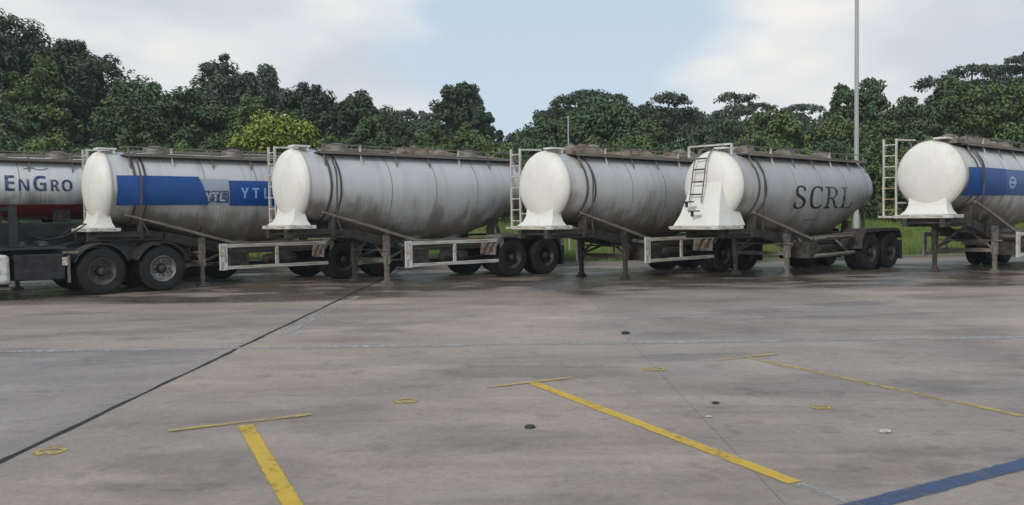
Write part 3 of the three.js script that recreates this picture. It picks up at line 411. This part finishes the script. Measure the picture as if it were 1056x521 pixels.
// ---------------------------------------------------------------- tractor unit under the YTL tanker
{
  const a = 48, T = thing('tractor_unit', 'dark tractor unit with white fuel tank coupled under the leftmost white dome', 'truck', [-9.73, 0, -20.7], Math.PI / 2 - a * Math.PI / 180);
  const Bk = G(0.045, 0.045, 0.048, 0.55), Bk2 = G(0.03, 0.03, 0.032, 0.6);
  mesh('chassis_frame', [1, -1].map((q) => box(-2.1, 0.92, 0.42 * q, 7.0, 0.26, 0.09)).concat([-4.6, -3, -1.4, 0.3, 1.35].map((x) => box(x, 0.92, 0, 0.1, 0.2, 0.8))), Bk, T);
  mesh('fifth_wheel', [new THREE.CylinderGeometry(0.5, 0.5, 0.06, 24).translate(0.3, 1.17, 0), box(0.3, 1.09, 0, 0.7, 0.12, 0.9), beam([0.4, 1.17, 0.3], [1.1, 1.08, 0.32], 0.2, 0.05), beam([0.4, 1.17, -0.3], [1.1, 1.08, -0.32], 0.2, 0.05)], Bk2, T);
  for (const x of [-0.36, 0.99]) {
    mesh('axle', [rod([x, 0.525, -1.0], [x, 0.525, 1.0], 0.08, 12), new THREE.SphereGeometry(0.2, 14, 10).translate(x, 0.55, 0)], M.black, T);
    for (const q of [1, -1]) {
      wheel(x, 1.06 * q, T, q, x > 0 ? M.zinc : G(0.13, 0.12, 0.11, 0.6)); wheel(x, 0.74 * q, T, q);
      const gs = []; for (let i = 0; i < 9; i++) { const t0 = lerp(0.12, 0.88, i / 9) * Math.PI, t1 = lerp(0.12, 0.88, (i + 1) / 9) * Math.PI, r = 0.62; gs.push(beam([x + Math.cos(t0) * r, 0.525 + Math.sin(t0) * r, 0.9 * q], [x + Math.cos(t1) * r, 0.525 + Math.sin(t1) * r, 0.9 * q], 0.62, 0.025)); }
      mesh('mudguard', gs, Bk, T);
    }
  }
  for (const q of [1, -1]) wheel(-4.1, 1.04 * q, T, q);
  mesh('fuel_tank', [rbox(-2.85, 0.66, 0.93, 1.3, 0.62, 0.58, 0.09)], M.offwhite, T).userData.label = 'pale boxy fuel tank on the left side';
  mesh('fuel_tank', [rbox(-2.6, 0.66, -0.93, 1.5, 0.62, 0.58, 0.09)], Bk, T);
  for (const x of [-3.2, -2.5]) mesh('tank_strap', rbox(x, 0.66, 0.935, 0.06, 0.65, 0.61, 0.025), Bk, T);
  mesh('battery_box', [rbox(-1.62, 0.68, 0.9, 1.0, 0.56, 0.52, 0.03)], Bk2, T);
  for (const x of [-1.85, -1.4]) mesh('air_tank', new THREE.CapsuleGeometry(0.12, 0.5, 4, 12).rotateX(Math.PI / 2).translate(x, 1.12, 0.35), Bk, T);
  mesh('catwalk', [box(-1.7, 1.08, 0.75, 1.3, 0.04, 0.7), box(-1.7, 1.13, 0.75, 1.3, 0.02, 0.03)], Bk, T);
  mesh('step', [box(-1.05, 0.62, 1.15, 0.05, 0.6, 0.05), box(-1.0, 0.98, 1.14, 0.3, 0.05, 0.16)], M.frame, T);
  mesh('hose_stand', [beam([-2.0, 1.0, 0.62], [-2.0, 2.02, 0.62], 0.16, 0.14), beam([-2.0, 1.95, 0.62], [-2.0, 1.95, -0.6], 0.08, 0.08), beam([-2.0, 1.0, -0.62], [-2.0, 2.02, -0.62], 0.1, 0.1)], Bk, T);
  mesh('air_hose', [tube([[-2.0, 1.9, 0.2], [-1.6, 1.35, 0.3], [-1.1, 1.25, 0.2], [-0.6, 1.55, 0.1], [-0.4, 1.6, 0.1]], 0.018), tube([[-2.0, 1.9, 0.35], [-1.5, 1.3, 0.5], [-1.0, 1.3, 0.4], [-0.55, 1.5, 0.3], [-0.4, 1.6, 0.25]], 0.018)], M.black, T);
  mesh('exhaust', [rod([-2.6, 0.9, -0.85], [-2.6, 2.6, -0.85], 0.09, 12), rod([-2.6, 2.6, -0.85], [-2.7, 2.9, -0.85], 0.06, 12)], Bk, T);
  mesh('number_tag', [box(-1.12, 0.79, 1.165, 0.12, 0.18, 0.01)], M.offwhite, T);
  const cab = mesh('cab', [rbox(-4.35, 1.85, 0, 1.9, 1.9, 2.4, 0.12), rbox(-4.3, 2.95, 0, 1.7, 0.4, 2.2, 0.15), rbox(-4.5, 0.75, 0, 1.7, 0.5, 2.3, 0.06)], M.offwhite, T);
  mesh('window', [box(-4.6, 2.2, 1.206, 1.0, 0.7, 0.02)], M.glass, cab); mesh('window', [box(-4.6, 2.2, -1.206, 1.0, 0.7, 0.02)], M.glass, cab); mesh('windscreen', [box(-5.31, 2.2, 0, 0.02, 0.8, 2.0)], M.glass, cab);
  for (const q of [1, -1]) mesh('headlight', [rbox(-5.36, 0.85, 0.85 * q, 0.06, 0.2, 0.34, 0.03)], M.steel, cab);
}

// ---------------------------------------------------------------- posts
{
  const x = 14.3, z = -36.2, y = bankY(x, z);
  const L = thing('lamp_post', 'tall grey steel lamp post rising out of the top of the photo', 'lamp post', [x, y - 0.05, z]);
  mesh('post', [rod([0, 0, 0], [0, 12, 0], 0.105, 14, 0.07), rod([0, 0, 0], [0, 0.9, 0], 0.13, 14), box(0, 0.03, 0, 0.4, 0.06, 0.4)], mat(0.44, 0.47, 0.455, 0.55, 0.1, { map: chalkTex }), L);
  mesh('arm', [tube([[0, 11.8, 0], [0, 12.3, 0.3], [0, 12.5, 1.4]], 0.04)], M.zinc, L); mesh('lantern', [rbox(0, 12.5, 1.7, 0.3, 0.14, 0.7, 0.05)], M.zinc, L);
  const x2 = 2.05, z2 = -31, y2 = bankY(x2, z2), A = thing('thin_pole', 'thin pale pole above the middle tanker, before the trees', 'pole', [x2, y2 - 0.03, z2]);
  mesh('shaft', [rod([0, 0, 0], [0, 4.95, 0], 0.035, 8, 0.022)], M.steel, A); mesh('cap', [new THREE.SphereGeometry(0.045, 10, 8).translate(0, 4.97, 0)], M.steel, A);
}

scene.fog = new THREE.FogExp2(new THREE.Color().setRGB(0.72, 0.76, 0.80), 0.0006);
// ---------------------------------------------------------------- trees and shrubs
const at = (px, depth) => (px - 528) / 900 * depth;            // sideways metres for a bearing at a depth
const leafMat = new THREE.MeshStandardMaterial({ vertexColors: true, roughness: 0.7, side: THREE.DoubleSide });
const bark = G(0.11, 0.085, 0.065, 0.95), barkGrey = G(0.20, 0.18, 0.155, 0.95);
class Leaves {
  constructor(seed) { this.p = []; this.c = []; this.r = rng(seed); }
  leaf(x, y, z, s, col, nx, ny, nz) {
    const r = this.r; let ax = r() - 0.5, ay = r() - 0.5, az = r() - 0.5; nx += ax * 1.3; ny += ay * 1.3; nz += az * 1.3; const l = Math.hypot(nx, ny, nz) || 1; nx /= l; ny /= l; nz /= l;
    let tx = ny * 0.3 - nz * (r() - 0.5), ty = nz * (r() - 0.5) - nx, tz = nx * (r() - 0.5) - ny * 0.7; let d = tx * nx + ty * ny + tz * nz; tx -= d * nx; ty -= d * ny; tz -= d * nz; const tl = Math.hypot(tx, ty, tz) || 1; tx /= tl; ty /= tl; tz /= tl;
    const bx = ny * tz - nz * ty, by = nz * tx - nx * tz, bz = nx * ty - ny * tx, w = s * 0.52, h = s * 0.10;
    const P0 = [x - tx * s, y - ty * s, z - tz * s], P1 = [x + bx * w - nx * h, y + by * w - ny * h, z + bz * w - nz * h], P2 = [x + tx * s, y + ty * s - h, z + tz * s], P3 = [x - bx * w - nx * h, y - by * w - ny * h, z - bz * w - nz * h];
    this.p.push(...P0, ...P1, ...P2, ...P0, ...P2, ...P3); const k = 0.7 + r() * 0.6, wv = (r() - 0.5) * 0.3; for (let i = 0; i < 6; i++) this.c.push(col[0] * k * (1 + wv), col[1] * k, col[2] * k * (1 - wv));
  }
  clump(cx, cy, cz, rx, ry, n, s, col) {
    const r = this.r, k = 0.86 + r() * 0.28, c = [col[0] * k * (0.85 + r() * 0.3), col[1] * k, col[2] * k];
    for (let i = 0; i < n; i++) { let x, y, z, l; do { x = r() * 2 - 1; y = r() * 2 - 1; z = r() * 2 - 1; l = x * x + y * y + z * z; } while (l > 1 || l < 0.15); this.leaf(cx + x * rx, cy + y * ry, cz + z * rx, s * (0.7 + r() * 0.6), c, x, y * 0.6 + 0.75, z); }
  }
  geo() { const g = new THREE.BufferGeometry(); g.setAttribute('position', new THREE.Float32BufferAttribute(this.p, 3)); g.setAttribute('color', new THREE.Float32BufferAttribute(this.c, 3)); g.computeVertexNormals(); return g; }
}
const GREEN = { dark: [0.056, 0.085, 0.042], mid: [0.098, 0.150, 0.042], deep: [0.074, 0.120, 0.042], light: [0.115, 0.18, 0.040], bright: [0.23, 0.29, 0.042], grey: [0.082, 0.108, 0.066] };
let tseed = 900;
// topY, halfW in photo pixels of the crown at its depth
function crownTree(name, label, px, topPx, depth, halfPx, col, o = {}) {
  const seed = ++tseed, r = rng(seed), k = 900 / depth, x = at(px, depth), z = -depth, y0 = bankY(x, z) - 0.1, H = 1.62 + (223.9 - (px - 528) * 0.014 - topPx) / k - y0, hw = halfPx / k;
  const T = thing(name, label, o.category ?? 'tree', [x, y0, z], 0, o.group ?? 'trees behind the tankers'), Lv = new Leaves(seed), s = (o.leaf ?? 0.2) * (depth / 48), bm = o.type === 'umbrella' ? barkGrey : bark;
  if (o.type === 'umbrella') {                                   // thin flat layers on spreading limbs
    const fork = H * 0.42, limbs = [], n = o.layers ?? 9;
    mesh('trunk', [rod([0, 0, 0], [0, fork, 0], 0.28, 9, 0.2)], bm, T);
    for (let i = 0; i < n; i++) {
      const t = i / (n - 1), a = i * 2.4 + seed, rad = hw * (i === 0 ? 0.05 : 0.35 + 0.55 * r()), lx = Math.cos(a) * rad, lz = Math.sin(a) * rad * 0.8, ly = H * (o.low ? lerp(1, o.low, t) : lerp(1, 0.70, t)) - 0.35 - 0.12 * H * (rad / hw) ** 2 * (i === 0 ? 0 : 0.5);
      limbs.push(tube([[0, fork * 0.96, 0], [lx * 0.3, lerp(fork, ly, 0.5), lz * 0.3], [lx * 0.8, ly - 0.5, lz * 0.8], [lx, ly, lz]], 0.07, 10, 5));
      const cw = hw * (0.38 + r() * 0.25);
      for (let q = 0; q < 34; q++) { const aa = r() * 6.28, rr = Math.sqrt(r()) * cw, sz = 0.3 + r() * 0.45; Lv.clump(lx + Math.cos(aa) * rr, ly + (r() - 0.5) * 0.4 - 0.45 * (rr / cw) ** 2, lz + Math.sin(aa) * rr, sz, 0.13 + r() * 0.16, Math.round((o.n ?? 110) * 0.34), s * 0.44, col); }
    }
    mesh('limb', limbs, bm, T);
  } else {
    const base = H * (o.base ?? 0.12), ch = (H - base) / 2, cy = base + ch, N = Math.round((o.clumps ?? 60) * 2.6), limbs = [], lobes = [];
    for (let i = 0; i < (o.lobes ?? 7); i++) { const a = i * 2.4 + seed * 1.3, e = (i + 0.5) / (o.lobes ?? 7); lobes.push([Math.cos(a) * hw * 0.5, lerp(-0.55, 0.62, e) * ch, Math.sin(a) * hw * 0.5, lerp(0.68, 0.48, e)]); }
    lobes.push([0, ch * 0.45, 0, 0.55]);
    mesh('trunk', [rod([0, 0, 0], [0, cy + ch * 0.2, 0], 0.08 + 0.022 * H, 9, 0.06)], bm, T);
    for (const [lx, ly, lz] of lobes) limbs.push(tube([[0, cy - ch * 0.6, 0], [lx * 0.4, cy + lerp(-0.6 * ch, ly, 0.5), lz * 0.4], [lx, cy + ly, lz]], 0.06, 8, 5));
    mesh('limb', limbs, bm, T);
    for (let i = 0; i < N; i++) {
      const [lx, ly, lz, lr] = lobes[i % lobes.length]; let u = r() * 2 - 1, ph = r() * 6.283, q = Math.sqrt(1 - u * u); const rad = (0.45 + 0.6 * Math.sqrt(r())) * lr, cl = (o.clump ?? 0.22) * (0.6 + 0.75 * r());
      const X = lx + Math.cos(ph) * q * rad * hw, Y = cy + ly + u * rad * ch, Z = lz + Math.sin(ph) * q * rad * hw;
      if (Math.hypot(X / hw, (Y - cy) / ch, Z / hw) > 1.05) { const f = 0.92 / Math.hypot(X / hw, (Y - cy) / ch, Z / hw); Lv.clump(X * f, cy + (Y - cy) * f, Z * f, cl * hw, cl * hw * 0.8, Math.round((o.n ?? 130) * 0.9), s * 0.58, col); }
      else Lv.clump(X, Y, Z, cl * hw * 1.1, cl * hw * 0.85, Math.round((o.n ?? 130) * 0.9), s * 0.58, col);
    }
  }
  mesh('crown', Lv.geo(), leafMat, T); return T;
}
const D = GREEN;
// the dark group at far left
crownTree('dense_tree', 'tallest dark broad tree at the far left edge', -8, 16, 50, 82, D.dark, { clumps: 300, n: 100, lobes: 14, clump: 0.14 });
crownTree('dense_tree', 'tall dark tree whose steep right side borders the sky at far left', 82, 38, 52, 50, D.dark, { clumps: 100, n: 150, lobes: 9 });
crownTree('dense_tree', 'lighter green tree before the dark group at far left', 46, 62, 46, 34, D.mid, { clumps: 60 });
crownTree('dense_tree', 'low rounded green tree in the left corner over the ENGRO tanker', 10, 112, 43, 36, D.deep, { clumps: 50 });
crownTree('dense_tree', 'broad rounded tree over the YTL tanker, right of the dark group', 148, 84, 47, 44, D.deep, { clumps: 90 });
crownTree('dense_tree', 'rounded dark tree over the blue YTL panels', 205, 90, 48, 42, D.deep, { clumps: 80 });
crownTree('dense_tree', 'taller pale green tree rising behind the left trees', 232, 60, 62, 26, D.grey, { clumps: 70, lobes: 9, clump: 0.3, n: 100 });
crownTree('dense_tree', 'round topped pale green tree beside the taller left one', 270, 62, 63, 25, D.grey, { clumps: 70, lobes: 9, clump: 0.3, n: 100 });
crownTree('bright_shrub', 'bright yellow green bush over the second white dome', 290, 119, 37, 48, D.bright, { clumps: 80, n: 120, category: 'bush' });
crownTree('dense_tree', 'mid green tree between the pale trees and the bright bush', 262, 98, 47, 28, D.mid, { clumps: 50 });
crownTree('dense_tree', 'dark tree sloping down right of the bright bush', 325, 86, 54, 36, D.dark, { clumps: 70 });
crownTree('dense_tree', 'dark tree over the middle of the second tanker', 368, 95, 54, 30, D.dark, { clumps: 60 });
crownTree('dense_tree', 'green tree low over the brown crusted lid of the second tanker', 382, 118, 44, 28, D.deep, { clumps: 50 });
crownTree('umbrella_tree', 'distant flat topped tree left of the lone tall tree', 428, 113, 88, 38, D.grey, { type: 'umbrella', layers: 7 });
crownTree('dense_tree', 'small dark tree under the distant flat topped tree', 416, 122, 52, 15, D.dark, { clumps: 34 });
crownTree('dense_tree', 'rounded green tree left of the lone tall tree', 447, 129, 46, 23, D.mid, { clumps: 46 });
crownTree('lone_tree', 'lone tall tree with two stacked crowns standing against the sky', 478, 86, 58, 25, D.dark, { base: 0.55, clumps: 40, lobes: 5, clump: 0.24 });
crownTree('dense_tree', 'dark half crown at the right side of the lone tall tree', 494, 107, 57, 17, D.dark, { base: 0.5, clumps: 26, lobes: 4, clump: 0.25 });
crownTree('dense_tree', 'green tree at the foot of the lone tall tree', 487, 127, 45, 22, D.mid, { clumps: 44 });
crownTree('dense_tree', 'small tree in the low gap left of the third white dome', 516, 131, 54, 11, D.dark, { clumps: 22 });
crownTree('dense_tree', 'low bushy tree over the end of the second tanker', 530, 148, 46, 24, D.mid, { clumps: 44 });
// middle
crownTree('dense_tree', 'sloping green tree behind the third white dome', 566, 122, 50, 34, D.deep, { clumps: 64 });
crownTree('umbrella_tree', 'wide spreading tree with a ragged top over the middle tanker', 610, 92, 62, 62, D.dark, { type: 'umbrella', layers: 14, low: 0.5, n: 130 });
crownTree('dense_tree', 'dense green tree filling below the wide spreading tree', 622, 104, 52, 44, D.deep, { clumps: 84 });
crownTree('umbrella_tree', 'airy spreading tree with sky showing through right of the middle', 690, 95, 66, 34, D.dark, { type: 'umbrella', layers: 8, low: 0.6, n: 100 });
crownTree('dense_tree', 'low green tree over the fourth white dome', 664, 126, 48, 36, D.deep, { clumps: 56 });
crownTree('umbrella_tree', 'thin layered tree with gaps over the fourth dome', 760, 95, 78, 38, D.grey, { type: 'umbrella', layers: 8, low: 0.6, n: 90 });
crownTree('dense_tree', 'low dark tree below the thin layered tree', 730, 132, 50, 30, D.dark, { clumps: 48 });
crownTree('dense_tree', 'fresh green tree over the front of the SCRL tanker', 800, 116, 48, 36, D.mid, { clumps: 60 });
crownTree('umbrella_tree', 'far flat tree line crown left of the lamp post', 828, 107, 92, 34, D.grey, { type: 'umbrella', layers: 6, n: 80 });
crownTree('dense_tree', 'narrow upright tree just left of the lamp post', 869, 88, 53, 14, D.deep, { clumps: 60, lobes: 8, clump: 0.36, n: 90 });
crownTree('dense_tree', 'upright dark tree right behind the lamp post', 897, 82, 54, 18, D.deep, { clumps: 70, lobes: 8, clump: 0.34, n: 90 });
crownTree('dense_tree', 'broad low tree at the foot of the lamp post', 868, 122, 47, 34, D.mid, { clumps: 56 });
// right
crownTree('dense_tree', 'rounded tree between the lamp post and the right dome', 936, 104, 50, 32, D.deep, { clumps: 60 });
crownTree('dense_tree', 'high green tree above the round right dome', 985, 82, 50, 34, D.deep, { clumps: 70 });
crownTree('dense_tree', 'broad light green tree in the right corner', 1036, 82, 48, 42, D.mid, { clumps: 84 });
crownTree('umbrella_tree', 'flat layered crown above the right trees', 1000, 66, 64, 44, D.dark, { type: 'umbrella', layers: 8, n: 100 });
crownTree('umbrella_tree', 'highest flat layered crown at the right edge', 1054, 54, 64, 38, D.dark, { type: 'umbrella', layers: 8, n: 100 });
crownTree('dense_tree', 'dense tree standing past the right edge corner', 1088, 84, 50, 40, D.deep, { clumps: 60 });
// undergrowth along the bank
{
  const where = ['over the ENGRO lettering', 'behind the leftmost dome', 'over the blue panel', 'over the YTL panel', 'by the bright bush', 'over the second dome', 'over the second tanker front', 'over the second tanker middle', 'over the second tanker rear', 'left of the third dome', 'behind the third dome', 'right of the third dome', 'over the middle tanker', 'left of the fourth dome', 'behind the fourth dome', 'over the SCRL tanker front', 'over the SCRL letters', 'left of the lamp post foot', 'right of the lamp post foot', 'beside the rusty ladder', 'behind the right dome', 'at the right edge'];
  const r = rng(77);
  where.forEach((wd, i) => { const px = -5 + i * 51 + (r() - 0.5) * 14; crownTree('shrub', `leafy roadside shrub ${wd}`, px, 138 + r() * 14, 39 + r() * 3, 36, [D.mid, D.light, D.deep][i % 3], { base: 0.02, clumps: 44, n: 120, leaf: 0.17, category: 'shrub', group: 'shrubs along the grass bank' }); });
  // the far wood closes the view behind
  const prof = [[-60, 50], [60, 62], [105, 80], [128, 102], [290, 100], [395, 124], [455, 137], [520, 152], [548, 146], [585, 118], [700, 118], [740, 126], [860, 126], [920, 118], [960, 104], [1060, 84], [1140, 84]];
  const skyline = (px) => { for (let i = 1; i < prof.length; i++) if (px <= prof[i][0]) { const [a, b] = prof[i - 1], [c, d] = prof[i]; return lerp(b, d, (px - a) / (c - a)); } return 90; };
  const Lv = new Leaves(5); for (let i = 0; i < 3600; i++) { const px = -60 + Lv.r() * 1190, dp = 68 + Lv.r() * 12, x = at(px, dp), y = bankY(x, -dp), h = 1.62 + (223.9 - (px - 528) * 0.014 - skyline(px)) * dp / 900 - y + (fbm2(px * 0.06, 4, 3, 3) - 0.5) * 2.4; Lv.clump(x, y + h * (1 - Lv.r() ** 1.6 * 0.9), -dp, 0.8, 0.6, 60, 0.17, i % 3 ? D.dark : D.deep); }
  tag(mesh('woodland', Lv.geo(), leafMat), 'dark far wood closing the view behind the trees', 'wood', null, 'stuff');
  // grass along the kerb
  const bl = new THREE.BufferGeometry(), q = [], gr = rng(8); for (let i = 0; i < 9; i++) { const a = gr() * 6.28, h = 0.1 + gr() * 0.16, lx = (gr() - 0.5) * 0.16, lz = (gr() - 0.5) * 0.16, w = 0.012, bx = (gr() - 0.5) * 0.16, bz = (gr() - 0.5) * 0.16; q.push(bx - Math.cos(a) * w, 0, bz - Math.sin(a) * w, bx + Math.cos(a) * w, 0, bz + Math.sin(a) * w, bx + lx, h, bz + lz); }
  bl.setAttribute('position', new THREE.Float32BufferAttribute(q, 3)); bl.computeVertexNormals();
  const N = 26000, im = new THREE.InstancedMesh(bl, new THREE.MeshStandardMaterial({ color: 0xffffff, roughness: 0.8, side: THREE.DoubleSide }), N), o = new THREE.Object3D(), c = new THREE.Color(); im.name = 'grass';
  for (let i = 0; i < N; i++) { const x = -19 + gr() * 42, z = kerbZ(x) - 0.15 - gr() ** 1.5 * 11; o.position.set(x, bankY(x, z) - 0.01, z); o.rotation.y = gr() * 6.28; o.scale.setScalar(0.8 + gr() * 1.1); o.updateMatrix(); im.setMatrixAt(i, o.matrix); const k = 0.7 + gr() * 0.7, dry = gr() < 0.15 ? 1 : 0; im.setColorAt(i, c.setRGB(lerp(0.13, 0.27, dry) * k, lerp(0.21, 0.22, dry) * k, lerp(0.035, 0.08, dry) * k)); }
  im.castShadow = im.receiveShadow = true; scene.add(im); tag(im, 'green grass growing on the bank beyond the kerb', 'grass', null, 'stuff');
}
renderer.render(scene, camera);
